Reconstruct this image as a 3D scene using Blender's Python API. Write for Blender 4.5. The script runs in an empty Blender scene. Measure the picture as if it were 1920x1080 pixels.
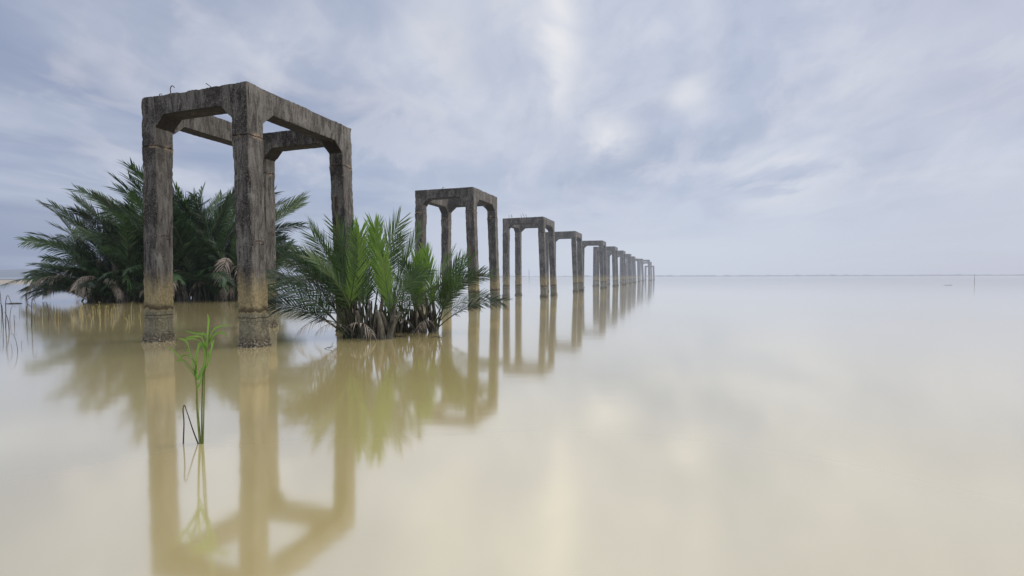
import bpy, bmesh, math, random
from mathutils import Vector, Matrix, noise, Euler
R = math.radians
C = bpy.context.scene.collection
F = 930.0            # focal length in photo pixels
CAMH = 1.4

# ------------------------------------------------------------------ helpers
def at(px, py, Y):
    """point of the place seen at photo pixel px,py at distance Y"""
    return Vector(((px-960)/F*Y, Y, CAMH+(517-py)/F*Y))
def tag(o, label=None, cat=None, group=None, kind=None):
    if label: o['label'] = label
    if cat: o['category'] = cat
    if group: o['group'] = group
    if kind: o['kind'] = kind
    return o
def empty(name, loc=(0,0,0), rz=0):
    o = bpy.data.objects.new(name, None); C.objects.link(o)
    o.location = loc; o.rotation_euler = (0,0,rz); o.empty_display_size = .2
    return o
def link(name, me, parent=None):
    o = bpy.data.objects.new(name, me); C.objects.link(o)
    if parent: o.parent = parent
    return o
def obj(name, bm, mats, parent=None, smooth=False):
    me = bpy.data.meshes.new(name); bm.to_mesh(me); bm.free()
    for m in (mats if isinstance(mats, (list,tuple)) else [mats]): me.materials.append(m)
    if smooth:
        for p in me.polygons: p.use_smooth = True
    return link(name, me, parent)
def copy_tree(o, parent=None):
    kids = list(o.children)
    c = o.copy(); C.objects.link(c)
    if parent: c.parent = parent
    for k in kids: copy_tree(k, c)
    return c
def tube(bm, pts, rads, n=6, mi=0, cap=True):
    rings = []; up = Vector((.13,.31,.94))
    for i, p in enumerate(pts):
        t = (pts[min(i+1,len(pts)-1)]-pts[max(i-1,0)]).normalized()
        a = t.cross(up)
        if a.length < 1e-3: a = t.cross(Vector((1,0,0)))
        a.normalize(); b = t.cross(a)
        rings.append([bm.verts.new(p+(a*math.cos(2*math.pi*k/n)+b*math.sin(2*math.pi*k/n))*rads[i]) for k in range(n)])
    for r0, r1 in zip(rings, rings[1:]):
        for k in range(n):
            f = bm.faces.new((r0[k], r0[(k+1)%n], r1[(k+1)%n], r1[k])); f.material_index = mi; f.smooth = True
    if cap:
        for r in (rings[0], rings[-1]):
            f = bm.faces.new(r); f.material_index = mi
def curve(ps, n):
    """smooth (Catmull-Rom) points through ps"""
    ps = [Vector(p) for p in ps]; q = [ps[0]*2-ps[1]]+ps+[ps[-1]*2-ps[-2]]; out = []
    m = len(ps)-1
    for i in range(n+1):
        u = i/n*m; k = min(int(u), m-1); t = u-k
        a,b,c,d = q[k:k+4]
        out.append(.5*((2*b)+(c-a)*t+(2*a-5*b+4*c-d)*t*t+(3*b-a-3*c+d)*t**3))
    return out

# ------------------------------------------------------------------ node helper
class NT:
    def __init__(s, tree): s.t = tree; s.n = tree.nodes; s.l = tree.links; s.n.clear()
    def node(s, typ, inputs=None, **kw):
        nd = s.n.new(typ)
        for k, v in kw.items(): setattr(nd, k, v)
        for k, v in (inputs or {}).items():
            i = nd.inputs[k]
            if isinstance(v, bpy.types.NodeSocket): s.l.new(v, i)
            else: i.default_value = v
        return nd
    def math(s, op, a, b=0.0, c=None, clamp=False):
        nd = s.n.new('ShaderNodeMath'); nd.operation = op; nd.use_clamp = clamp
        for i, v in enumerate((a, b) if c is None else (a, b, c)):
            if isinstance(v, bpy.types.NodeSocket): s.l.new(v, nd.inputs[i])
            else: nd.inputs[i].default_value = v
        return nd.outputs[0]
    def mix(s, f, a, b, mode='MIX'):
        nd = s.n.new('ShaderNodeMix'); nd.data_type = 'RGBA'; nd.blend_type = mode
        for i, v in ((0, f), (6, a), (7, b)):
            if isinstance(v, bpy.types.NodeSocket): s.l.new(v, nd.inputs[i])
            else: nd.inputs[i].default_value = v if i == 0 else (*v, 1)
        return nd.outputs[2]
    def smooth(s, v, a, b):
        nd = s.n.new('ShaderNodeMapRange'); nd.interpolation_type = 'SMOOTHSTEP'
        s.l.new(v, nd.inputs[0]); nd.inputs[1].default_value = a; nd.inputs[2].default_value = b
        return nd.outputs[0]
    def noise(s, vec, scale, detail=4, rough=.55, dist=0.0):
        nd = s.node('ShaderNodeTexNoise', {'Scale': scale, 'Detail': detail, 'Roughness': rough, 'Distortion': dist})
        if vec is not None: s.l.new(vec, nd.inputs['Vector'])
        return nd.outputs['Fac']
    def scalev(s, vec, x, y, z):
        nd = s.n.new('ShaderNodeVectorMath'); nd.operation = 'MULTIPLY'
        s.l.new(vec, nd.inputs[0]); nd.inputs[1].default_value = (x, y, z)
        return nd.outputs[0]
HAZE = (.60, .65, .76)  # haze tint, painted into the materials as emission
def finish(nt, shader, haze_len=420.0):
    """glow mixed into the surface to imitate airlight, by distance from the near pier in the world"""
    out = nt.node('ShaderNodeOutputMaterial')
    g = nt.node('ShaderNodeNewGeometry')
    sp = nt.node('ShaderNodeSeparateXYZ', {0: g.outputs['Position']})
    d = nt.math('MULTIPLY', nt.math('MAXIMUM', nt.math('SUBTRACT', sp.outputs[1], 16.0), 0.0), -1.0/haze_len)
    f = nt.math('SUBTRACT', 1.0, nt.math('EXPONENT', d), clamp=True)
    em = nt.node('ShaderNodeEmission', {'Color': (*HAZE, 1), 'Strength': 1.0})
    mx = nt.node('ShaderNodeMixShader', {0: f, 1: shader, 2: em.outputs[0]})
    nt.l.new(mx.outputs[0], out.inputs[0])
def mat(name):
    m = bpy.data.materials.new(name); m.use_nodes = True
    return m, NT(m.node_tree)

# ------------------------------------------------------------------ materials
def make_concrete():
    m, n = mat('weathered_concrete')
    g = n.node('ShaderNodeNewGeometry'); P = g.outputs['Position']
    sp = n.node('ShaderNodeSeparateXYZ', {0: P}); Z = sp.outputs[2]
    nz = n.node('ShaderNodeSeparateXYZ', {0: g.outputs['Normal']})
    streak = n.noise(n.scalev(P, 9, 9, 1.5), 1.0, 7, .72, .9)
    streak2 = n.noise(n.scalev(P, 38, 38, 2.2), 1.0, 4, .6)
    blot = n.noise(P, 1.6, 6, .62)
    fine = n.noise(P, 22, 6, .7)
    speck = n.noise(P, 70, 3, .6)
    col = n.mix(n.smooth(streak, .38, .60), (.013,.012,.013), (.118,.112,.108))
    col = n.mix(n.math('MULTIPLY', n.smooth(streak2, .55, .75), .5), col, (.21,.20,.18))
    col = n.mix(n.math('MULTIPLY', n.smooth(blot, .45, .60), .8), col, (.018,.016,.017))
    col = n.mix(n.math('MULTIPLY', n.smooth(fine, .50, .70), .6), col, (.16,.145,.125))
    col = n.mix(n.math('MULTIPLY', n.smooth(speck, .60, .68), .8), col, (.38,.36,.32))
    pale = n.noise(P, 3.1, 6, .7)
    col = n.mix(n.math('MULTIPLY', n.smooth(pale, .56, .66), .45), col, (.24,.23,.21))
    # faces towards the sun painted lighter as if lit, and browner
    lit_side = n.smooth(nz.outputs[0], .3, .9)
    col = n.mix(n.math('MULTIPLY', lit_side, .40), col, n.mix(n.smooth(streak,.3,.7), (.060,.054,.050), (.28,.255,.225)))
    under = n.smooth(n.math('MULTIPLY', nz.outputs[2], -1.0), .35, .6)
    col = n.mix(n.math('MULTIPLY', under, .9), col, (.012,.010,.009))  # undersides painted near black to stand for soffit shade
    # rust-brown weeping patches
    rust = n.noise(n.scalev(P, 4, 4, .55), 1.3, 4, .6)
    col = n.mix(n.math('MULTIPLY', n.smooth(rust, .62, .74), .5), col, (.15,.08,.055))
    wob = n.math('MULTIPLY', n.math('SUBTRACT', n.noise(n.scalev(P, 6, 6, .3), 1.0, 4, .6), .5), .9)
    zz = n.math('ADD', Z, wob)
    wob2 = n.math('MULTIPLY', n.math('SUBTRACT', n.noise(P, 4, 6, .68), .5), .36)
    z2 = n.math('ADD', Z, wob2)
    wob3 = n.math('MULTIPLY', n.math('SUBTRACT', n.noise(P, 1.6, 3, .5), .5), .07)
    z3 = n.math('ADD', Z, wob3)
    # casting joint below the haunches : pale ragged lip with dark crack
    wj = n.math('ADD', Z, n.math('MULTIPLY', n.math('SUBTRACT', n.noise(P, 2.3, 6, .7), .5), .32))
    jd = n.math('ABSOLUTE', n.math('SUBTRACT', wj, 4.17))
    col = n.mix(n.math('MULTIPLY', n.math('SUBTRACT', 1.0, n.smooth(jd, .02, .085)), n.smooth(n.noise(P, 3.5, 4, .6), .50, .62)), col, (.24,.18,.13))
    col = n.mix(n.math('MULTIPLY', n.math('SUBTRACT', 1.0, n.smooth(jd, .004, .014)), n.smooth(blot, .35, .5)), col, (.02,.018,.016))
    # silt stained zone
    tan = n.mix(n.smooth(fine,.3,.7), (.13,.105,.055), (.29,.24,.135))
    tan = n.mix(n.math('MULTIPLY', n.smooth(streak, .45, .65), .5), tan, (.35,.295,.18))
    col = n.mix(n.math('SUBTRACT', 1.0, n.smooth(zz, 1.0, 1.62)), col, tan)
    # dark tide mark
    band = n.math('MULTIPLY', n.smooth(z2, .66, .69), n.math('SUBTRACT', 1.0, n.smooth(z2, .70, .84)))
    col = n.mix(n.math('MULTIPLY', band, .85), col, (.034,.024,.016))
    # wet algae grey zone
    wet = n.mix(n.smooth(fine, .35, .7), (.12,.11,.072), (.27,.25,.175))
    wet = n.mix(n.smooth(speck, .5, .7), wet, (.07,.06,.042))
    col = n.mix(n.math('SUBTRACT', 1.0, n.smooth(z2, .62, .68)), col, wet)
    for zc, w in ((.575,.010),(.50,.005)):
        c = n.math('ABSOLUTE', n.math('SUBTRACT', z3, zc))
        col = n.mix(n.math('MULTIPLY', n.math('SUBTRACT', 1.0, n.smooth(c, w*.5, w*1.6)), .8), col, (.03,.026,.018))
    vor = n.node('ShaderNodeTexVoronoi', {'Vector': n.scalev(P, 3.2, 3.2, 1.3), 'Scale': 1.0}, feature='DISTANCE_TO_EDGE')
    cr = n.math('MULTIPLY', n.math('SUBTRACT', 1.0, n.smooth(vor.outputs['Distance'], .008, .022)), n.math('SUBTRACT', 1.0, n.smooth(Z, .60, .66)))
    col = n.mix(n.math('MULTIPLY', cr, .35), col, (.03,.026,.018))
    col = n.mix(n.math('SUBTRACT', 1.0, n.smooth(z2, .10, .26)), col, n.mix(n.smooth(speck,.4,.6), (.03,.026,.018), (.20,.175,.12)))
    h = n.math('ADD', n.math('MULTIPLY', fine, 1.0), n.math('MULTIPLY', speck, .5))
    bp = n.node('ShaderNodeBump', {'Strength': .65, 'Distance': .02, 'Height': h})
    rough = n.math('ADD', .55, n.math('MULTIPLY', n.smooth(Z, .3, .9), .35))
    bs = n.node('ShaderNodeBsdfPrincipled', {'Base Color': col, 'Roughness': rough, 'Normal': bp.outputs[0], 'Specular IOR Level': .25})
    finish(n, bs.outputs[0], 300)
    return m
def make_simple(name, c1, c2, scale=8, rough=.8, stretch=(1,1,1), haze=1600, bump=.3, spec=.3):
    m, n = mat(name)
    tc = n.node('ShaderNodeTexCoord'); oi = n.node('ShaderNodeObjectInfo')
    v = n.scalev(tc.outputs['Object'], *stretch)
    f = n.noise(v, scale, 5, .6)
    col = n.mix(n.smooth(f, .3, .7), c1, c2)
    col = n.mix(n.math('MULTIPLY', oi.outputs['Random'], .35), col, tuple(.5*x for x in c1))
    bp = n.node('ShaderNodeBump', {'Strength': bump, 'Distance': .01, 'Height': f})
    bs = n.node('ShaderNodeBsdfPrincipled', {'Base Color': col, 'Roughness': rough, 'Normal': bp.outputs[0], 'Specular IOR Level': spec})
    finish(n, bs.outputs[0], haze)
    return m
def make_leaf(name, dark, light, trans=.35, rough=.42, haze=1600, brown=None, tcol=(.16,.30,.03)):
    m, n = mat(name)
    g = n.node('ShaderNodeNewGeometry'); oi = n.node('ShaderNodeObjectInfo')
    per = g.outputs['Random Per Island']
    f = n.noise(g.outputs['Position'], 2.2, 3, .6)
    k = n.math('ADD', n.math('MULTIPLY', f, .5), n.math('ADD', n.math('MULTIPLY', per, .3), n.math('MULTIPLY', oi.outputs['Random'], .35)))
    col = n.mix(n.smooth(k, .3, .85), dark, light)
    if brown:
        col = n.mix(n.math('MULTIPLY', n.smooth(n.math('ADD', n.math('MULTIPLY', per, .5), n.math('MULTIPLY', oi.outputs['Random'], .5)), .68, .85), .8), col, brown)
    bs = n.node('ShaderNodeBsdfPrincipled', {'Base Color': col, 'Roughness': rough, 'Specular IOR Level': .45})
    tr = n.node('ShaderNodeBsdfTranslucent', {'Color': n.mix(.5, col, tcol)})
    mx = n.node('ShaderNodeMixShader', {0: trans, 1: bs.outputs[0], 2: tr.outputs[0]})
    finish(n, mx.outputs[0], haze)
    return m
concrete = make_concrete()
barnacle_m = make_simple('barnacle_shell', (.035,.03,.022), (.55,.49,.38), 26, .8)
rust_m = make_simple('rusted_steel', (.035,.018,.012), (.11,.05,.028), 30, .85)
leaf_dark = make_leaf('nipa_leaf_dark', (.007,.016,.009), (.056,.108,.042), .10, .34, 1600, None, (.07,.14,.03))
leaf_mid = make_leaf('nipa_leaf', (.024,.052,.020), (.105,.185,.060), .28, .38, 1600, (.12,.10,.04), (.14,.28,.03))
leaf_young = make_leaf('young_nipa_leaf', (.10,.19,.030), (.21,.34,.075), .42, .42, 1600, None, (.26,.48,.07))
leaf_dead = make_leaf('dead_nipa_leaf', (.18,.145,.11), (.60,.51,.42), .15, .8, 1600, None, (.3,.22,.15))
petiole_m = make_simple('nipa_petiole', (.028,.040,.018), (.085,.095,.04), 6, .55, (1,1,.3))
stem_m = make_simple('old_nipa_stem', (.030,.027,.021), (.20,.185,.145), 14, .85, (1,1,.25), bump=.6)
dark_stem = make_simple('wet_dead_stem', (.020,.016,.016), (.07,.055,.05), 20, .7)
grass_stem = make_simple('grass_stem', (.10,.14,.03), (.22,.26,.07), 12, .5)
grass_leaf = make_leaf('grass_blade', (.10,.21,.03), (.20,.38,.06), .35, .45, 1600, None, (.25,.5,.05))
straw_m = make_simple('pale_straw', (.26,.21,.09), (.55,.46,.22), 10, .8)

def make_water():
    m, n = mat('silty_water')
    g = n.node('ShaderNodeNewGeometry'); P = g.outputs['Position']
    f = n.noise(n.scalev(P, .12, .05, 1), 1.0, 3, .5)
    col = n.mix(n.smooth(f, .3, .7), (.742,.602,.250), (.792,.662,.345))
    dif = n.node('ShaderNodeBsdfDiffuse', {'Color': col})
    f2 = n.noise(n.scalev(P, .035, .10, 1), 1.0, 3, .5)
    ro = n.math('ADD', .062, n.math('MULTIPLY', f2, .05))
    bpn = n.noise(n.scalev(P, .8, 2.2, 1), 1.0, 2, .5)
    bp = n.node('ShaderNodeBump', {'Strength': .05, 'Distance': .02, 'Height': bpn})
    gl = n.node('ShaderNodeBsdfGlossy', {'Color': (1,1,1,1), 'Roughness': ro, 'Normal': bp.outputs[0]})
    dt = n.node('ShaderNodeVectorMath', {0: g.outputs['Incoming'], 1: g.outputs['Normal']}, operation='DOT_PRODUCT')
    c = n.math('ABSOLUTE', dt.outputs['Value'])
    fr = n.math('ADD', .47, n.math('MULTIPLY', .53, n.math('EXPONENT', n.math('MULTIPLY', c, -1/.24))))
    mx = n.node('ShaderNodeMixShader', {0: fr, 1: dif.outputs[0], 2: gl.outputs[0]})
    out = n.node('ShaderNodeOutputMaterial'); n.l.new(mx.outputs[0], out.inputs[0])
    return m
water_m = make_water()

# ------------------------------------------------------------------ world
SUN_EL, SUN_AZ = R(42), R(74)      # azimuth from +Y towards +X
def make_world():
    w = bpy.data.worlds.new('World'); bpy.context.scene.world = w; w.use_nodes = True
    n = NT(w.node_tree)
    D = n.node('ShaderNodeTexCoord').outputs['Generated']
    sp = n.node('ShaderNodeSeparateXYZ', {0: D}); x, y, z = sp.outputs
    zc = n.math('MAXIMUM', z, 0.0)
    den = n.math('ADD', zc, .10)
    u = n.math('DIVIDE', x, den); v = n.math('DIVIDE', y, den)
    az = n.math('ARCTAN2', x, y)                                    # radians, + right
    el = n.math('ARCSINE', z)
    # clouds drawn out by the wind: long in v, converging on the horizon
    cv = n.node('ShaderNodeCombineXYZ', {0: u, 1: n.math('MULTIPLY', v, .62), 2: 5.3}).outputs[0]
    n1 = n.noise(cv, 1.05, 5, .50, .25)
    cv2 = n.node('ShaderNodeCombineXYZ', {0: u, 1: n.math('MULTIPLY', v, .42), 2: 9.1}).outputs[0]
    n2 = n.noise(cv2, 2.6, 4, .52, .5)
    cv3 = n.node('ShaderNodeCombineXYZ', {0: n.math('MULTIPLY', az, 1.3), 1: n.math('MULTIPLY', el, 9.0), 2: 1.3}).outputs[0]
    n3 = n.noise(cv3, 1.6, 4, .5)
    def g(a0, e0, sa, se):
        a = n.math('DIVIDE', n.math('SUBTRACT', n.math('ADD', az, n.math('MULTIPLY', n.math('SUBTRACT', n2, .5), .16)), R(a0)), R(sa)); e = n.math('DIVIDE', n.math('SUBTRACT', el, R(e0)), R(se))
        return n.math('EXPONENT', n.math('MULTIPLY', n.math('ADD', n.math('MULTIPLY', a, a), n.math('MULTIPLY', e, e)), -1.0))
    # broad tone of the overcast: dull blue left, brighter centre and lower right
    side = n.smooth(az, R(-42), R(10))
    col = n.mix(side, (.310,.365,.515), (.505,.565,.710))
    col = n.mix(n.smooth(az, R(20), R(46)), col, (.525,.560,.680))
    col = n.mix(n.math('MULTIPLY', g(12, 2, 29, 7), .70), col, (.690,.735,.835))
    col = n.mix(n.math('MULTIPLY', g(-8, 10, 24, 4), .45), col, (.385,.475,.655))
    col = n.mix(n.math('MULTIPLY', g(3, 17, 16, 12), .35), col, (.60,.625,.72))
    # lighter and darker cloud
    hi = n.math('MULTIPLY', n.smooth(n1, .46, .72), n.smooth(el, R(2), R(12)))
    col = n.mix(n.math('MULTIPLY', hi, .60), col, (.72,.76,.84))
    lo = n.math('MULTIPLY', n.math('SUBTRACT', 1.0, n.smooth(n1, .28, .48)), n.smooth(el, R(2), R(12)))
    col = n.mix(n.math('MULTIPLY', lo, .60), col, (.315,.390,.550))
    wisps = n.math('MULTIPLY', n.smooth(n2, .52, .72), n.smooth(el, R(4), R(12)))
    col = n.mix(n.math('MULTIPLY', wisps, .38), col, (.74,.73,.78))
    cv4 = n.node('ShaderNodeCombineXYZ', {0: n.math('ADD', az, n.math('MULTIPLY', el, -.25)), 1: n.math('MULTIPLY', el, 1.15), 2: 4.4}).outputs[0]
    n4 = n.noise(cv4, 6.5, 5, .56, .35)
    mid = n.smooth(el, R(3), R(10))
    col = n.mix(n.math('MULTIPLY', n.math('MULTIPLY', n.smooth(n4, .50, .66), mid), .36), col, (.745,.755,.83))
    col = n.mix(n.math('MULTIPLY', n.math('MULTIPLY', n.math('SUBTRACT', 1.0, n.smooth(n4, .34, .49)), mid), .36), col, (.370,.430,.590))
    bands = n.math('MULTIPLY', n.smooth(n3, .42, .62), n.math('SUBTRACT', 1.0, n.smooth(el, R(9), R(17))))
    col = n.mix(n.math('MULTIPLY', bands, .35), col, (.60,.655,.775))
    # bright breaks in the cloud
    for a0, e0, sa, se, k in ((5.5,25,1.8,6.5,.75),(4.5,28,5,9,.30),(11.5,15,3,2.2,.6),(20,19,2.4,2.0,.45),(29,10,5,3.5,.40),(-8,27,5,5,.28),(14,26,4,6,.2),(21,25,2,4,.25),(36,17,4,5,.22)):
        br = n.math('MULTIPLY', n.math('MULTIPLY', g(a0, e0, sa, se), n.smooth(n2, .30, .56)), k*1.35, clamp=True)
        col = n.mix(br, col, (.88,.88,.90))
    # brighter cloud overhead (outside the picture), as under any overcast sky
    col = n.mix(n.smooth(el, R(33), R(62)), col, (1.15,1.15,1.20))
    sky = n.node('ShaderNodeTexSky', sky_type='NISHITA', sun_disc=False, sun_elevation=SUN_EL, sun_rotation=SUN_AZ)
    b1 = n.node('ShaderNodeBackground', {'Color': sky.outputs[0], 'Strength': .07})
    b2 = n.node('ShaderNodeBackground', {'Color': col, 'Strength': 1.0})
    mx = n.node('ShaderNodeMixShader', {0: .92, 1: b1.outputs[0], 2: b2.outputs[0]})
    out = n.node('ShaderNodeOutputWorld'); n.l.new(mx.outputs[0], out.inputs[0])
make_world()
sd = bpy.data.lights.new('sun', 'SUN'); sd.energy = 1.5; sd.angle = R(34); sd.color = (1,.95,.88)
so = bpy.data.objects.new('sun', sd); C.objects.link(so)
sdir = Vector((math.sin(SUN_AZ)*math.cos(SUN_EL), math.cos(SUN_AZ)*math.cos(SUN_EL), math.sin(SUN_EL)))
so.rotation_euler = sdir.to_track_quat('Z', 'Y').to_euler(); so.location = (20,0,30)

# ------------------------------------------------------------------ camera
cd = bpy.data.cameras.new('camera'); cam = bpy.data.objects.new('camera', cd); C.objects.link(cam)
cd.sensor_width = 36; cd.lens = 36*F/1920; cd.clip_end = 20000; cd.clip_start = .05
cam.location = (0,0,CAMH); cam.rotation_euler = (R(90)-math.atan(23/F), R(.12), 0)
sc = bpy.context.scene; sc.camera = cam
sc.view_settings.view_transform = 'Standard'; sc.view_settings.look = 'None'; sc.view_settings.exposure = 0
sc.cycles.max_bounces = 8; sc.cycles.transparent_max_bounces = 8

# ------------------------------------------------------------------ setting
bm = bmesh.new()
vs = [bm.verts.new(p) for p in ((-9000,-60,0),(9000,-60,0),(9000,9000,0),(-9000,9000,0))]; bm.faces.new(vs)
tag(obj('water', bm, water_m), kind='structure')

sand_m = make_simple('wet_sand', (.30,.25,.19), (.46,.40,.32), .3, .9, (1,1,1), 600)
scrub_m = make_simple('bank_scrub', (.05,.055,.035), (.12,.115,.075), 2, .9, (1,1,1), 600)
hill_m = make_simple('far_hill', (.04,.075,.13), (.06,.095,.15), .02, .95, (1,1,1), 4200)
shore_m = make_simple('far_shore_scrub', (.07,.075,.07), (.14,.14,.13), .1, .95, (1,1,1), 620)
def ground(name, xs, ys, zf, m):
    bm = bmesh.new(); gr = [[bm.verts.new((x,y,zf(x,y))) for x in xs] for y in ys]
    for j in range(len(ys)-1):
        for i in range(len(xs)-1): bm.faces.new((gr[j][i],gr[j][i+1],gr[j+1][i+1],gr[j+1][i]))
    return tag(obj(name, bm, m, smooth=True), kind='structure')
def lin(a,b,n): return [a+(b-a)*i/n for i in range(n+1)]
def zsand(x,y):
    t = (y-92-(x+130)*.02)/14
    e = min(1,max(0,(-42-x)/26))
    return (-.25+.85*(1-math.exp(-max(0,t)*1.1))+.05*noise.noise((x*.09,y*.3,1)))*e-.3*(1-e)
ground('sand_bank', lin(-260,-36,90), lin(88,170,40), zsand, sand_m)
ground('bank_scrub_strip', lin(-280,-50,220), lin(128,150,5),
       lambda x,y: .45+max(0,(1-abs((y-139)/9)))*(.25+.6*max(0,noise.noise((x*.12,2,5)))+.35*noise.noise((x*.9,y,5)))-.6*max(0,(x+70)/20), scrub_m).name = 'scrub_strip'
def zhill(x,y):
    t = (x+2600)/1100
    base = 34*math.exp(-((x+2080)/420)**2)+26*math.exp(-((x+1560)/300)**2)+40*math.exp(-((x+2700)/300)**2)+14*math.exp(-((x+1150)/260)**2)
    return (base+5*noise.noise((x*.008,y*.004,3))+2*noise.noise((x*.03,y*.02,3)))*max(0,1-abs(y-2100)/220)-2
ground('hills', lin(-3400,-700,160), lin(1880,2320,8), zhill, hill_m)
def zshore(x,y):
    return max(0,(1-abs(y-640)/16))*(1.5+.9*noise.noise((x*.02,y*.01,8))+1.0*noise.noise((x*.11,y*.1,2))+.5*noise.noise((x*.5,y*.1,2)) + .0016*max(0,x-100))-.4
ground('far_shore', lin(-330,900,900), lin(622,660,6), zshore, shore_m)

# ------------------------------------------------------------------ piers
W, L, H, LEG, JZ = 2.86, 3.05, 5.2, .40, 4.17
BAT = 1/46
def bx(sx, z): return (JZ-z)*BAT*(sx*.9+.6)      # the legs are battered, and the whole pier has settled sideways
def by(sy, z): return (JZ-z)*BAT*sy*.4
def rough_up(bm, amp, edge=None, seed=0, top=None):
    for v in bm.verts:
        p = v.co
        n = noise.noise_vector(p*3.1+Vector((seed,0,0)))*.6+noise.noise_vector(p*9+Vector((0,seed,0)))*.4
        v.co = p+n*amp
def grid_box(bm, x0,x1,y0,y1,z0,z1, st, off=lambda z:(0,0)):
    nx, ny, nz = [max(1,round(abs(b-a)/st)) for a,b in ((x0,x1),(y0,y1),(z0,z1))]
    cache = {}
    cx, cy = (x0+x1)/2, (y0+y1)/2
    def V(i,j,k):
        if (i,j,k) not in cache:
            x, y, z = x0+(x1-x0)*i/nx, y0+(y1-y0)*j/ny, z0+(z1-z0)*k/nz
            # worn arrises
            if i in (0,nx) and j in (0,ny):
                c = (.010+.035*max(0,noise.noise((x*5+9*i,y*5,z*2.7))+.05)+.02*max(0,noise.noise((x*5+9*i,y*5,z*9))))*min(1,max(0,(z1-z)*3))
                x += math.copysign(c, cx-x); y += math.copysign(c, cy-y)
            ox, oy = off(z); cache[i,j,k] = bm.verts.new((x+ox,y+oy,z))
        return cache[i,j,k]
    for i in range(nx):
        for j in range(ny):
            bm.faces.new((V(i,j,nz),V(i+1,j,nz),V(i+1,j+1,nz),V(i,j+1,nz))); bm.faces.new((V(i,j,0),V(i,j+1,0),V(i+1,j+1,0),V(i+1,j,0)))
    for k in range(nz):
        for i in range(nx):
            bm.faces.new((V(i,0,k),V(i+1,0,k),V(i+1,0,k+1),V(i,0,k+1))); bm.faces.new((V(i,ny,k),V(i,ny,k+1),V(i+1,ny,k+1),V(i+1,ny,k)))
        for j in range(ny):
            bm.faces.new((V(0,j,k),V(0,j,k+1),V(0,j+1,k+1),V(0,j+1,k))); bm.faces.new((V(nx,j,k),V(nx,j+1,k),V(nx,j+1,k+1),V(nx,j,k+1)))
def simple_box(x0,x1,y0,y1,z0,z1):
    bm = bmesh.new(); bmesh.ops.create_cube(bm, size=1)
    for v in bm.verts: v.co = Vector(((x0+x1)/2+v.co.x*(x1-x0),(y0+y1)/2+v.co.y*(y1-y0),(z0+z1)/2+v.co.z*(z1-z0)))
    me = bpy.data.meshes.new('tmp'); bm.to_mesh(me); bm.free(); return bpy.data.objects.new('tmp', me)
def prism(profile, axis, half):
    bm = bmesh.new()
    f = lambda a,z,t: (a,t,z) if axis == 'y' else (t,a,z)
    r0 = [bm.verts.new(f(a,z,-half)) for a,z in profile]; r1 = [bm.verts.new(f(a,z,half)) for a,z in profile]
    bm.faces.new(r0); bm.faces.new(r1[::-1]); n = len(profile)
    for i in range(n): bm.faces.new((r0[i],r1[i],r1[(i+1)%n],r0[(i+1)%n]))
    bmesh.ops.recalc_face_normals(bm, faces=bm.faces)
    me = bpy.data.meshes.new('tmp'); bm.to_mesh(me); bm.free(); return bpy.data.objects.new('tmp', me)
def cap_mesh(W, L, voxel, seed):
    base = simple_box(-W/2,W/2,-L/2,L/2,JZ,H); C.objects.link(base)
    bw = .41
    cut = [simple_box(-W/2+bw,W/2-bw,-L/2+bw,L/2-bw,JZ-1,H+1)]
    for ax, half, hw, dep in (('y', W/2-LEG, .27, .42), ('x', L/2-LEG, .27, .47)):
        prof = [(-half,JZ-1),(half,JZ-1),(half,H-dep-.25),(half-hw,H-dep),(-half+hw,H-dep),(-half,H-dep-.25)]
        cut.append(prism(prof, ax, 5))
    for c in cut:
        C.objects.link(c)
        md = base.modifiers.new('b','BOOLEAN'); md.operation='DIFFERENCE'; md.object=c; md.solver='EXACT'
    rm = base.modifiers.new('r','REMESH'); rm.mode='VOXEL'; rm.voxel_size = voxel
    dg = bpy.context.evaluated_depsgraph_get(); dg.update()
    me = bpy.data.meshes.new_from_object(base.evaluated_get(dg))
    for o in [base]+cut: bpy.data.objects.remove(o)
    bm = bmesh.new(); bm.from_mesh(me); bpy.data.meshes.remove(me)
    for v in bm.verts:
        p = v.co.copy()
        n = noise.noise_vector(p*3)*.005+noise.noise_vector(p*12)*.005
        ex = min(abs(abs(p.x)-W/2), 9); ey = min(abs(abs(p.y)-L/2), 9); ez = abs(p.z-H)
        near = sorted((ex,ey,ez))[:2]
        if near[1] < voxel*1.6 and p.z > JZ+.12:                       # spalled outer arrises
            c = max(0, noise.noise(p*4.3+Vector((seed*2,5,0)))+.05)*.075+max(0,noise.noise(p*13))*.02
            if ez < voxel*1.6: n.z -= c*.9
            if ex < voxel*1.6: n.x -= math.copysign(c*.5, p.x)
            if ey < voxel*1.6: n.y -= math.copysign(c*.5, p.y)
        v.co = p+n
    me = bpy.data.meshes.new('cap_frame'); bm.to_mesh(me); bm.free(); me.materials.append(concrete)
    for p in me.polygons: p.use_smooth = True
    me.set_sharp_from_angle(angle=R(38))
    return me
def leg_mesh(sx, sy, W, L, st, seed):
    bm = bmesh.new()
    x0, x1 = sorted((sx*W/2, sx*(W/2-LEG))); y0, y1 = sorted((sy*L/2, sy*(L/2-LEG)))
    grid_box(bm, x0,x1,y0,y1, -.7, JZ-.002, st, lambda z: (bx(sx,z), by(sy,z)))
    for v in bm.verts:
        v.co += noise.noise_vector(v.co*3)*.005+noise.noise_vector(v.co*12)*.005
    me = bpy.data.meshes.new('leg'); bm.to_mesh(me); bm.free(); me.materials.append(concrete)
    for p in me.polygons: p.use_smooth = True
    me.set_sharp_from_angle(angle=R(38))
    return me
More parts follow.
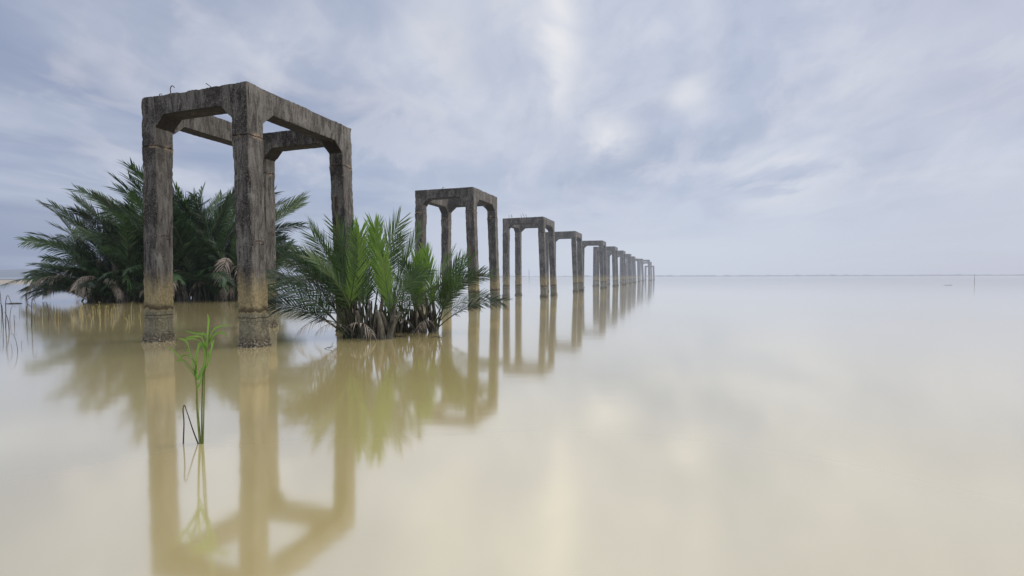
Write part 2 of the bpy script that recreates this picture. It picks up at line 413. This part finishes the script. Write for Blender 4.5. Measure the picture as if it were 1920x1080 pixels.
def barnacle_mesh(sx, sy, W, L, n, seed, zmax=.24):
    rnd = random.Random(seed); bm = bmesh.new()
    for _ in range(n):
        z = -.04+zmax*rnd.random()**1.7
        cx = sx*(W/2-LEG/2)+bx(sx,z); cy = sy*(L/2-LEG/2)+by(sy,z); h = LEG/2
        t = rnd.uniform(-h,h); side = rnd.randrange(4)
        p = [(h,t),(-h,t),(t,h),(t,-h)][side]; nn = [(1,0),(-1,0),(0,1),(0,-1)][side]
        r = rnd.uniform(.010,.028)*(1.1 if z < .12 else .65)
        N = Vector((nn[0]+rnd.uniform(-.5,.5), nn[1]+rnd.uniform(-.5,.5), rnd.uniform(-.5,.5))).normalized()
        c = Vector((cx+p[0],cy+p[1],z)); a = N.orthogonal().normalized(); b = N.cross(a); k = 5
        r0 = [bm.verts.new(c-N*.01+(a*math.cos(i*2*math.pi/k)+b*math.sin(i*2*math.pi/k))*r*rnd.uniform(.8,1.2)) for i in range(k)]
        r1 = [bm.verts.new(c+N*r*rnd.uniform(.9,1.8)+(a*math.cos(i*2*math.pi/k)+b*math.sin(i*2*math.pi/k))*r*.45) for i in range(k)]
        for i in range(k): bm.faces.new((r0[i],r0[(i+1)%k],r1[(i+1)%k],r1[i]))
        bm.faces.new(r1)
    me = bpy.data.meshes.new('barnacles'); bm.to_mesh(me); bm.free(); me.materials.append(barnacle_m); return me
BARN = 1
def rebar(parent, pts, r=.008):
    bm = bmesh.new(); pts = curve(pts, 8); tube(bm, pts, [r]*len(pts), 6)
    return obj('rebar', bm, rust_m, parent)
ROW = math.atan2(.314,.95)
def pier_root(px, top, Y, W, L):
    Bx = (px-960)/F*Y
    xa = Vector((math.cos(ROW), -math.sin(ROW))); ya = Vector((math.sin(ROW), math.cos(ROW)))
    c = Vector((Bx,Y)) - xa*W/2 + ya*L/2
    return (c.x, c.y, 0)
PG = 'row of concrete piers receding across the water'
def make_pier(W, L, voxel, st, nb, seed):
    r = empty('concrete_pier')
    link('cap_frame', cap_mesh(W, L, voxel, seed), r)
    for sx in (-1,1):
        for sy in (-1,1):
            lg = link('leg', leg_mesh(sx, sy, W, L, st, seed+sx+2*sy), r)
            tag(link('barnacles', barnacle_mesh(sx, sy, W, L, nb, seed+sx*3+sy), lg), kind='stuff')
    return r
W1, L1 = 2.88, 3.30
p1 = make_pier(W1, L1, .022, .04, 620, 1)
p1.location = pier_root(468, 155, 9.74, W1, L1); p1.rotation_euler.z = -ROW
tag(p1, 'nearest and tallest dark weathered concrete pier, standing before the dark palm thicket', 'pier', PG)
hw, hl = W1/2, L1/2
rebar(p1, [(-.65,-hl+.08,H-.03),(-.66,-hl+.06,H+.10),(-.60,-hl+.05,H+.17),(-.54,-hl+.06,H+.13)], .009)
rebar(p1, [(-1.0,-hl+.08,H-.03),(-.98,-hl+.07,H+.045),(-.90,-hl+.06,H+.035)], .007)
rebar(p1, [(.52,-hl+.10,H-.03),(.40,-hl+.10,H+.05),(.28,-hl+.10,H+.13)], .008)
rebar(p1, [(-.35,hl-.1,H-.03),(-.27,hl-.1,H+.08),(-.18,hl-.1,H+.18)], .007)
rebar(p1, [(.2,hl-.2,H-.03),(.18,hl-.2,H+.06),(.26,hl-.2,H+.08)], .007)
# lifting hooks on the legs
def hook(sx, sy, z, W=W1, L=L1, parent=p1):
    X = sx*(W/2-LEG/2)+bx(sx,z)+LEG/2
    y = sy*(L/2-LEG/2)+by(sy,z)
    rebar(parent, [(X-.03,y-.09,z),(X+.05,y-.07,z+.02),(X+.06,y+.03,z+.01),(X+.035,y+.07,z-.05),(X-.02,y+.02,z-.04)], .009)
hook(1,-1,2.08); hook(-1,-1,2.25); hook(-1,1,2.55)
# exposed rusty bars in the inner face of the right leg
bm = bmesh.new()
zz = [3.40-.1*i for i in range(15)]
for dx in (0,):
    pts = [Vector((hw-LEG+bx(1,z)-.004+.004*math.sin(z*9), hl-.21+by(1,z)+.02*math.sin(z*3), z)) for z in zz]
    tube(bm, pts, [.016+.006*math.sin(z*7) for z in zz], 6)
    pts = [Vector((hw-.25+bx(1,z)+.01*math.sin(z*4), hl-LEG+by(1,z)-.004, z)) for z in zz]
    tube(bm, pts, [.017+.006*math.sin(z*8) for z in zz], 6)
bar_m = make_simple('bright_rust', (.07,.022,.012), (.17,.06,.03), 14, .9)
obj('exposed_rebar', bm, bar_m, p1)

W2, L2 = 2.84, 2.98
p2 = make_pier(W2, L2, .045, .07, 200, 5); p2.rotation_euler.z = -ROW
p2.location = pier_root(889, 350, 21.2, W2, L2)
tag(p2, 'second pier of the row, standing behind the smaller bright palm', 'pier', PG)
spots = [ # corner pixel, distance, height factor, label
 (1021,32.0,1.0,'third pier of the row, with thin bars sticking up from its flat top'),
 (1080.5,42.4,1.0,'fourth pier of the row, its left legs hidden behind the third pier'),
 (1129.5,53.4,1.0,'fifth pier of the row, with another pier showing through its opening'),
 (1153,64.6,1.0,'sixth pier of the row, its left leg seen through the opening of the fifth'),
 (1169.5,75.6,1.0,'seventh pier of the row, a short piece of beam showing left of its right legs'),
 (1181,86.6,1.0,'eighth pier of the row, only its right legs showing as one grey block'),
 (1189.5,98.5,1.0,'ninth pier of the row, small and narrow, sixth from the far end'),
 (1197.3,111,1.0,'tenth pier of the row, small and hazy, fifth from the far end'),
 (1205,123,1.07,'eleventh pier of the row, small and hazy, fourth from the far end'),
 (1217.5,134,1.09,'twelfth pier of the row, third from the far end, wider than its neighbours'),
 (1221.5,145,1.03,'thirteenth pier of the row, just before the lowest and last one'),
 (1226,156,.86,'last, lowest and farthest pier at the right end of the row')]
rj = random.Random(4)
for i, (px, Y, hf, lab) in enumerate(spots):
    o = copy_tree(p2)
    o.location = pier_root(px, 0, Y, W2, L2); o.rotation_euler = (R(rj.uniform(-.6,.6)), R(rj.uniform(-.6,.6)), -ROW+rj.uniform(-.035,.035)); o.scale.z = hf
    tag(o, lab, 'pier', PG)
    if i == 0: third = o
for x, dx, h in ((-1.0,.02,.22),(-.86,.04,.24),(-.78,.0,.18),(-.1,-.09,.2),(.1,-.16,.28),(.22,-.05,.22)):
    rebar(third, [(x,-L2/2+.12,H-.03),(x+dx*.5,-L2/2+.12,H+h*.5),(x+dx,-L2/2+.12,H+h)], .011)
rebar(p2, [(-.1,-L2/2+.1,H-.03),(-.1,-L2/2+.1,H+.05),(-.02,-L2/2+.1,H+.06)], .01)

# ------------------------------------------------------------------ nipa palms
def frond_mesh(name, Lf, e0, bend, pet, leaf, n, wid, mleaf, mpet, seed, fold=.5, droop=.25, ang0=38, ang1=62, pr=.03, side_bend=0., ragged=0., power=1.5, twist=0.):
    """a frond growing from the origin out along +X ; e0 start elevation (deg), bend total downward curve (deg)"""
    rnd = random.Random(seed); bm = bmesh.new(); N = 22
    pts = [Vector((0,0,0))]; tans = []
    for i in range(N):
        s = (i+.5)/N; e = R(e0-bend*s**power); a = R(side_bend*s*s)
        t = Vector((math.cos(e)*math.cos(a), math.cos(e)*math.sin(a), math.sin(e))); tans.append(t)
        pts.append(pts[-1]+t*(Lf/N))
    tans.append(tans[-1])
    rads = [pr*(1-.92*(i/N)**.7) + (.5*pr*max(0,1-i/2.5)) for i in range(N+1)]
    tube(bm, pts, rads, 6, 1)
    for k in range(n):
        s = pet+(1-pet)*(k+.5)/n; u = s*N; i = min(int(u), N-1); f = u-i
        p = pts[i].lerp(pts[i+1], f); t = tans[i].lerp(tans[min(i+1,N)], f).normalized()
        side = Vector((0,1,0)); side = (side-t*side.dot(t)).normalized(); nor = t.cross(side)
        tw = R(twist*(.35+.65*s)); side, nor = side*math.cos(tw)+nor*math.sin(tw), nor*math.cos(tw)-side*math.sin(tw)
        q = (s-pet)/(1-pet)
        ln0 = leaf*(.55+.45*math.sin(min(1,q*1.6)*math.pi/2))*(1-.38*q**2.5)
        for sd in (-1,1):
            if rnd.random() < ragged: continue
            ln = ln0*rnd.uniform(.82,1.1)*(1 if rnd.random() > ragged else rnd.uniform(.3,.8))
            ag = R(ang0+(ang1-ang0)*(1-q)+rnd.uniform(-7,7))
            fo = R(fold*60*(1-.4*q)+rnd.uniform(-9,9))
            d = t*math.cos(ag)+(side*sd*math.cos(fo)+nor*math.sin(fo))*math.sin(ag); d.normalize()
            wv = d.cross(nor*math.cos(fo)-side*sd*math.sin(fo)).normalized()
            wv = (wv+d.cross(wv)*rnd.uniform(-.5,.5)).normalized()
            dr = droop*rnd.uniform(.5,1.5); prev = None; w = wid*rnd.uniform(.8,1.15)
            for (tt, ww) in ((0,.35),(.22,1.0),(.55,.85),(.82,.45),(1,0)):
                c = p+d*ln*tt*(1-.12*dr*tt)+Vector((0,0,-1))*dr*ln*tt*tt
                if ww == 0:
                    v = bm.verts.new(c); cur = (v,)
                else: cur = (bm.verts.new(c-wv*w*ww*.5), bm.verts.new(c+wv*w*ww*.5))
                if prev:
                    fc = bm.faces.new(prev+cur[::-1]) if len(cur)==2 else bm.faces.new((prev[0],prev[1],cur[0])); fc.smooth = True
                prev = cur
    me = bpy.data.meshes.new(name); bm.to_mesh(me); bm.free(); me.materials.append(mleaf); me.materials.append(mpet)
    return me
def stem_mesh(h, r, lean, seed):
    rnd = random.Random(seed); bm = bmesh.new()
    pts = [Vector((lean*h*(t**1.3)+rnd.uniform(-.01,.01), rnd.uniform(-.012,.012), -.15+t*(h+.15))) for t in lin(0,1,6)]
    tube(bm, pts, [r*(1.15-.55*t)*rnd.uniform(.9,1.1) for t in lin(0,1,6)], 8)
    me = bpy.data.meshes.new('stem'); bm.to_mesh(me); bm.free(); me.materials.append(stem_m); return me
def put(root, me, name, loc, az, scale=1., tilt=0., roll=0.):
    o = link(name, me, root); o.location = loc
    o.rotation_euler = Euler((roll, -tilt, az)); o.scale = (scale,)*3
    return o

# --- the big thicket at the back
TW = (-60, 55, 20, -30, 80)
big_v = [frond_mesh('frond', 8.2, 84, 48+6*(i%2), .26, 1.35, 92, .052, leaf_dark, petiole_m, 10+i, .40, .12, 22, 50, .06, side_bend=(-20,15,0)[i%3], twist=TW[i]) for i in range(4)]
big_m = [frond_mesh('frond', 6.9, 74, 74, .22, 1.30, 88, .052, leaf_dark, petiole_m, 20+i, .35, .20, 26, 54, .055, side_bend=(20,-25,5)[i%3], twist=TW[i]) for i in range(4)]
big_l = [frond_mesh('frond', 6.8, 46, 74, .18, 1.20, 84, .050, leaf_dark, petiole_m, 30+i, .25, .34, 30, 60, .05, side_bend=(-20,15,30)[i%3], twist=TW[i+1]*.7) for i in range(3)]
big_mid = [frond_mesh('frond', 7.9, 84, 44, .26, 1.30, 92, .052, leaf_mid, petiole_m, 40+i, .40, .10, 22, 48, .055, side_bend=(-15,15)[i%2], twist=TW[i]) for i in range(2)]
big_s = [frond_mesh('frond', 3.6, 62, 70, .12, 1.0, 54, .055, leaf_dark, petiole_m, 45+i, .2, .4, 30, 60, .045, twist=TW[i]) for i in range(3)]
dead_v = [frond_mesh('dead_frond', 6.0, 78, 172, .48, .9, 40, .055, leaf_dead, stem_m, 50+i, .1, .8, 35, 60, .035, ragged=.2, power=1.5) for i in range(3)]
big_stem = [stem_mesh(1.8, .17, l, 60+i) for i, l in enumerate((-.3,.05,.35))]
def thicket(px, Y, sx, sy, counts, label, seed, scale, azbias=None):
    rnd = random.Random(seed); c = at(px, 517, Y); r = empty('nipa_palm', (c.x, Y, 0))
    tag(r, label, 'palm', 'dark nipa palms growing as one thicket behind the nearest pier')
    def spot(): 
        a = rnd.uniform(0,2*math.pi); q = math.sqrt(rnd.random()); return (sx*q*math.cos(a), sy*q*math.sin(a), rnd.uniform(-.15,.05)), a
    for (vs, n, nm, s0, s1) in ((big_v,counts[0],'frond',.8,1.05),(big_m,counts[1],'frond',.8,1.05),(big_l,counts[2],'frond',.65,.95),(big_mid,counts[3],'frond',.85,1.05)):
        for k in range(n):
            p, a = spot()
            az = a+rnd.gauss(0,.6) if vs is not big_v else rnd.uniform(0,2*math.pi)
            put(r, rnd.choice(vs), nm, p, az, scale*rnd.uniform(s0,s1), R(rnd.uniform(-10,9)), R(rnd.uniform(-14,14)))
    for k in range(counts[4]):
        p, a = spot(); p = (p[0], p[1]-.5, p[2])
        o = put(r, rnd.choice(dead_v), 'dead_frond', p, rnd.uniform(-2.8,-.3), scale*rnd.uniform(.65,1.0), R(rnd.uniform(-8,12)), R(rnd.uniform(-15,15)))
    for k in range(16):
        p, a = spot(); put(r, rnd.choice(big_s), 'frond', (p[0]*1.15,p[1]-.3,p[2]), rnd.uniform(0,6.28), rnd.uniform(.7,1.1), R(rnd.uniform(-15,15)), R(rnd.uniform(-25,25)))
    for k in range(26):
        p, a = spot(); put(r, rnd.choice(big_stem), 'stem', p, rnd.uniform(0,6.28), rnd.uniform(.8,1.3))
    return r
thicket(262, 29.5, 2.2, 1.8, (36,28,5,6,7), 'wide dark palm at the left of the thicket, ending just left of the pier', 3, .80)
thicket(222, 28.8, 1.6, 1.0, (2,20,36,1,5), 'low spreading palm at the far left, fronds arching down to the water', 19, .56)
thicket(375, 30.5, 2.0, 1.8, (38,22,8,12,8), 'tall dark palm of the thicket seen between the two front legs of the nearest pier', 7, .98)
thicket(470, 31.0, 1.1, 1.4, (18,14,10,5,5), 'lower right-hand palm of the thicket, its frond tips showing right of the pier legs', 11, .60)

# --- the two bright palms in front
fr_up = [frond_mesh('frond', 2.75, 80, 24+3*i, .34, .76, 52, .022, leaf_mid, petiole_m, 70+i, .32, .05, 22, 46, .028, side_bend=(-8,10,0)[i%3], twist=(80,-80,30,-40)[i]) for i in range(4)]
fr_md = [frond_mesh('frond', 2.6, 70, 44, .34, .72, 50, .022, leaf_mid, petiole_m, 80+i, .30, .10, 25, 52, .026, side_bend=(14,-14,6)[i%3], twist=(70,-60,35,-85)[i]) for i in range(4)]
fr_lo = [frond_mesh('frond', 2.45, 50, 58, .30, .66, 48, .021, leaf_dark, petiole_m, 90+i, .25, .16, 28, 60, .025, side_bend=(-20,10,20)[i%3], twist=(60,-55,-30)[i]) for i in range(3)]
fr_yg = [frond_mesh('young_frond', 2.45, 86, 14, .36, .70, 50, .027, leaf_young, petiole_m, 100+i, .22, .0, 17, 30, .020) for i in range(2)]
fr_dd = [frond_mesh('dead_frond', 1.5, 60, 120, .35, .35, 24, .022, leaf_dead, stem_m, 110+i, .1, .8, 40, 70, .02, ragged=.3, power=1.1) for i in range(2)]
st_v = [stem_mesh(h, r, l, 120+i) for i,(h,r,l) in enumerate(((.75,.050,.30),(.9,.042,-.12),(.55,.060,.60),(.85,.036,.2)))]
thin_v = [stem_mesh(h, r, l, 140+i) for i,(h,r,l) in enumerate(((.62,.030,.2),(.75,.026,-.15),(.5,.034,.35)))]
def front_palm(px0, px1, py, label, spec, young, nstem, seed, thin=None):
    rnd = random.Random(seed); Y = CAMH*F/(py-517); x0, x1 = (px0-960)/F*Y, (px1-960)/F*Y; cx = (x0+x1)/2; hw = (x1-x0)/2
    r = empty('nipa_palm', (cx, Y+.25, 0)); tag(r, label, 'palm')
    for (vs, az, tilt, sc_, ux) in spec:
        put(r, rnd.choice(vs), 'frond', (ux*hw, rnd.uniform(-.15,.3), -.05), R(az), sc_, R(tilt), R(rnd.uniform(-12,12)))
    for (ux, az, tilt, sc_, roll) in young:
        put(r, rnd.choice(fr_yg), 'young_frond', (ux*hw, rnd.uniform(-.1,.1), -.05), R(az), sc_, R(tilt), R(roll))
    for k in range(nstem):
        put(r, rnd.choice(st_v), 'stem', (rnd.uniform(-1,1)*hw*.95, rnd.uniform(-.22,.3), 0), rnd.uniform(0,6.28), rnd.uniform(.75,1.2))
    for k in range(3):
        put(r, rnd.choice(fr_dd), 'dead_frond', (rnd.uniform(-1,1)*hw, -.15, .1), R(rnd.uniform(-160,-20)), rnd.uniform(.6,1.0))
    if thin:
        for k in range(thin[2]):
            xx = (rnd.uniform(thin[0],thin[1])-960)/F*Y-cx
            put(r, rnd.choice(thin_v), 'stem', (xx, rnd.uniform(-.1,.5), 0), rnd.uniform(0,6.28), rnd.uniform(.7,1.25))
    return r
rf = random.Random(21)
def azr(front=.35): # mostly to the sides and back, so that the stems in front stay visible
    return rf.uniform(-60,60) if rf.random() < .5 else rf.uniform(120,240) if rf.random() < .6 else rf.uniform(60,120)
specA = []
for az, t, sc_, ux in ((180,2,1.0,-.9),(190,10,.98,-.7),(165,-6,1.0,-.8),(150,4,1.0,-.4),(100,0,1.05,-.2),(60,0,1.08,.0),(60,-2,1.0,.4),(30,8,.9,.5),(130,-8,.9,.2),(250,10,.85,-.3)): specA.append((fr_up, az, t, sc_, ux))
for k in range(9): specA.append((fr_md, rf.uniform(80,260), rf.uniform(-4,10), rf.uniform(.85,1.0), rf.uniform(-.9,.5)))
for k in range(3): specA.append((fr_md, rf.uniform(-40,50), rf.uniform(4,12), rf.uniform(.6,.75), rf.uniform(0,.8)))
for az, t, s in ((178,0,1.0),(190,10,1.02),(168,18,1.05),(200,-6,.95),(172,-8,1.0),(20,14,.8),(150,6,.95),(185,24,1.05),(-15,18,.62),(205,16,.95)): specA.append((fr_lo, az, t, s, -.7 if 120<az<260 else .6))
front_palm(636, 735, 636, 'larger bright green palm with thick grey stems before the nearest pier\'s right leg', specA,
    ((-1.0,-95,-1,1.02,-14),(.75,-85,0,1.03,5),(1.0,-60,-2,.78,12)), 34, 5)
specB = []
for az, t, sc_, ux in ((150,8,.74,-.3),(90,0,.80,0),(30,4,.80,.4),(0,-2,.76,.9),(-10,6,.72,.9),(200,8,.68,-.5)): specB.append((fr_up, az, t, sc_, ux))
for k in range(4): specB.append((fr_md, azr(), rf.uniform(-4,8), rf.uniform(.64,.80), rf.uniform(-.9,.9)))
for az, t, s in ((2,18,.90),(-8,-4,.85),(12,6,.75),(-20,24,.85)): specB.append((fr_lo, az, t, s, .5))
front_palm(768, 816, 625, 'smaller bright green palm at the right, before the second pier, bare stems at its left', specB,
    ((.9,-80,0,.84,7),(-.7,-100,0,.78,-6)), 16, 9, (716,770,30))

# ------------------------------------------------------------------ grass plant in the foreground
GY = 4.12
gr = empty('tall_grass', (at(370,833,GY).x, GY, 0)); tag(gr, 'slender bright green grass plant with drooping blades rising from the water in the foreground', 'grass plant')
org = Vector(gr.location)
def gp(px, py, dy=0): return at(px, py, GY+dy)-org
def stem(pts, r0, r1, m=grass_stem, name='stem', parent=gr):
    bm = bmesh.new(); ps = curve([gp(*p) for p in pts], 14); tube(bm, ps, [r0+(r1-r0)*i/14 for i in range(15)], 7); return obj(name, bm, m, parent)
def blade(pts, w, parent=gr, m=grass_leaf):
    bm = bmesh.new(); ps = curve([gp(*p) for p in pts], 12); prev = None
    for i, p in enumerate(ps):
        t = (ps[min(i+1,12)]-ps[max(i-1,0)]).normalized(); s = t.cross(Vector((.25,1,.35))).normalized()
        nn = s.cross(t); s = (s+nn*.5*math.sin(i*.35)).normalized()
        q = i/12; ww = w*(.45+.55*math.sin(min(1,q*2.2)*math.pi/2))*(1-q**2.6)+.0006
        cur = (bm.verts.new(p-s*ww/2), bm.verts.new(p-s.cross(t)*ww*.14), bm.verts.new(p+s*ww/2))
        if prev:
            for a in (0,1): f = bm.faces.new((prev[a],prev[a+1],cur[a+1],cur[a])); f.smooth = True
        prev = cur
    return obj('blade', bm, m, parent)
stem([(371,850),(366,770),(365,720),(362,700)], .010, .007)
stem([(373,850),(374,780),(377,710),(382,672),(385,650)], .0065, .004)
stem([(375,848),(378,770),(381,700),(386,655),(392,632)], .006, .004)
for pts, w in (
  ([(385,655),(388,620),(390,600),(388,587)], .020),
  ([(390,640),(398,618),(415,610),(435,609)], .011),
  ([(392,640),(402,625),(418,624),(433,638)], .012),
  ([(392,640),(385,626),(366,624),(341,618)], .018),
  ([(384,655),(376,632),(362,630),(345,632)], .016),
  ([(383,665),(374,640),(358,634),(346,637),(352,650)], .015),
  ([(362,700),(356,668),(348,640),(332,633)], .024),
  ([(364,702),(362,680),(345,665),(326,678)], .014),
  ([(362,705),(350,688),(330,664),(312,647)], .022),
  ([(364,700),(348,680),(340,674),(324,678)], .015),
  ([(365,710),(366,670),(372,645),(381,650),(380,670)], .026),
  ([(367,712),(378,690),(382,668),(380,650)], .026),
  ([(367,727),(373,715),(375,702),(369,690)], .016),
  ([(384,690),(392,665),(395,645),(390,632)], .016),
  ([(386,670),(394,655),(398,640),(400,636)], .012),
  ([(366,690),(355,662),(348,655),(342,660)], .014),
  ([(386,650),(377,632),(380,625),(392,645)], .012)):
    dy = (hash_ := (int(pts[-1][0]*7+pts[-1][1]*3) % 11)/11-.5)*.25
    blade([(p[0],p[1],dy*i/len(pts)) for i,p in enumerate(pts)], w*1.6)
bk = empty('broken_stem', (at(355,833,GY).x, GY, 0)); org = Vector(bk.location)
tag(bk, 'dead brown stem bent over into an upside-down V beside the foreground grass plant', 'stem')
stem([(367,836),(357,808),(349,782),(343,763)], .0055, .003, dark_stem, 'stalk', bk)
stem([(343,763),(341,760),(338.6,768),(340,790),(339,815),(338,834)], .0035, .0055, dark_stem, 'bent_top', bk)

# ------------------------------------------------------------------ reeds at the left
rr = random.Random(8)
def reed(kind, h, seed):
    rnd = random.Random(seed); bm = bmesh.new()
    a = rnd.uniform(-.3,.3); ps = [Vector((0,0,-.1)), Vector((a*.15*h,0,h*.4)), Vector((a*.5*h,.03,h*.8)), Vector((a*h,.03,h))]
    if rnd.random() < .5: ps += [Vector((a*h+rnd.choice((-1,1))*h*.22,.03,h*rnd.uniform(.7,.95)))]
    c = curve(ps, 12); r = .012 if kind == 'dark' else .009
    tube(bm, c, [r*(1-.6*i/12) for i in range(13)], 5)
    me = bpy.data.meshes.new('reed_stem'); bm.to_mesh(me); bm.free(); me.materials.append(dark_stem if kind == 'dark' else straw_m); return me
dk = [reed('dark', h, 200+i) for i, h in enumerate((1.0,.8,.6,.7,.5))]
pl = [reed('pale', h, 220+i) for i, h in enumerate((.5,.38,.3,.45,.25))]
def water_at(px, py): Y = CAMH*F/(py-517); return ((px-960)/F*Y, Y, 0)
tallest = None
for i, (px, py, s, m) in enumerate(((2,585,1.35,0),(4,612,1.1,1),(8,613,1.2,0),(15,618,1.1,2),(16,600,.8,1),(25,609,.8,4),(35,583,.7,3),(48,606,1.0,1),(57,612,1.1,0),(63,600,.7,2),(75,597,.9,4),(90,600,1.0,1),(92,590,.8,3),(115,592,.6,2),(38,579,.6,4),(58,580,.6,2),(30,657,.45,0),(19,655,.30,2),(37,648,.3,4),(3,640,.3,3))):
    o = link('reed_stem', dk[m]); o.location = water_at(px, py); s *= .75; o.scale = (s,s,s); o.rotation_euler.z = rr.uniform(-.5,.5) + (math.pi if rr.random()<.5 else 0)
    if i == 2: tag(o, 'tallest thin dark reed stem at the left edge of the water', 'reed', 'dark reed stems in the water at the left')
    elif i == 16: tag(o, 'short dark upright reed stub nearest the camera at the left edge', 'reed', 'dark reed stems in the water at the left')
    else: tag(o, 'thin dark dead reed stem standing in the water left of the palm thicket', 'reed', 'dark reed stems in the water at the left')
for k in range(58):
    px = rr.uniform(130,262) if k < 48 else rr.uniform(60,160); py = rr.gauss(591,8)
    o = link('grass_shoot', pl[rr.randrange(5)]); o.location = water_at(px, max(578,min(612,py))); s = rr.uniform(.45,1.0); o.scale = (s,s,s); o.rotation_euler.z = rr.uniform(0,6.28)
    tag(o, 'short pale straw-coloured grass shoot poking out of the water before the palm thicket', 'grass shoot', 'pale grass shoots in the shallows left of the nearest pier')

# ------------------------------------------------------------------ small far things
def post(px, py, h, r, label, lean=0., name='wooden_stake', crossbar=False):
    x, Y, _ = water_at(px, py); bm = bmesh.new()
    tube(bm, [Vector((0,0,-.4)),Vector((lean*h*.5,0,h*.5)),Vector((lean*h,0,h))],[r,r*.9,r*.7],6)
    if crossbar: tube(bm, [Vector((-.5,0,h*.8)),Vector((.5,0,h*.83))],[r*.6,r*.6],5)
    o = obj(name, bm, dark_stem); o.location = (x,Y,0); tag(o, label, 'stake'); return o
post(1827, 534, 1.45, .022, 'thin upright stake alone in the open water at the far right')
post(992, 520.5, 6.2, .15, 'small stake on the horizon just right of the second pier', 0, 'wooden_stake')
def twig(px, py, L_, label, pts=None, name='floating_twig'):
    x, Y, _ = water_at(px, py); bm = bmesh.new(); rnd = random.Random(int(px))
    tube(bm, curve([(-L_/2,0,.0),(-L_*.1,.05,.03),(L_*.2,-.03,.015),(L_/2,.06,.05)],8), [.004+L_*.009]*9, 5)
    tube(bm, curve([(L_*.1,0,.02),(L_*.25,.1,.06),(L_*.33,.15,.11)],4), [.003+L_*.004]*5, 5)
    o = obj(name, bm, dark_stem); o.location = (x,Y,0); tag(o, label, 'twig'); return o
twig(1778, 536.5, 1.2, 'dark driftwood twig floating on the open water at the right')
twig(614, 654, .14, 'tiny dark twig floating left of the larger bright palm\'s stems')
twig(818, 634, .35, 'dark twig in the water just right of the smaller palm\'s base')
twig(742, 632, .55, 'pale tangle of broken sticks between the two bright palms, touching the bare stems')
bm = bmesh.new(); bmesh.ops.create_icosphere(bm, subdivisions=3, radius=1)
for v in bm.verts: v.co = Vector((v.co.x*.30, v.co.y*.3, v.co.z*.05))*(1+.3*noise.noise(v.co*2))
o = obj('mud_lump', bm, stem_m, smooth=True); o.location = water_at(25, 567.5); tag(o, 'low dark lump breaking the surface at the far left', 'mud lump')
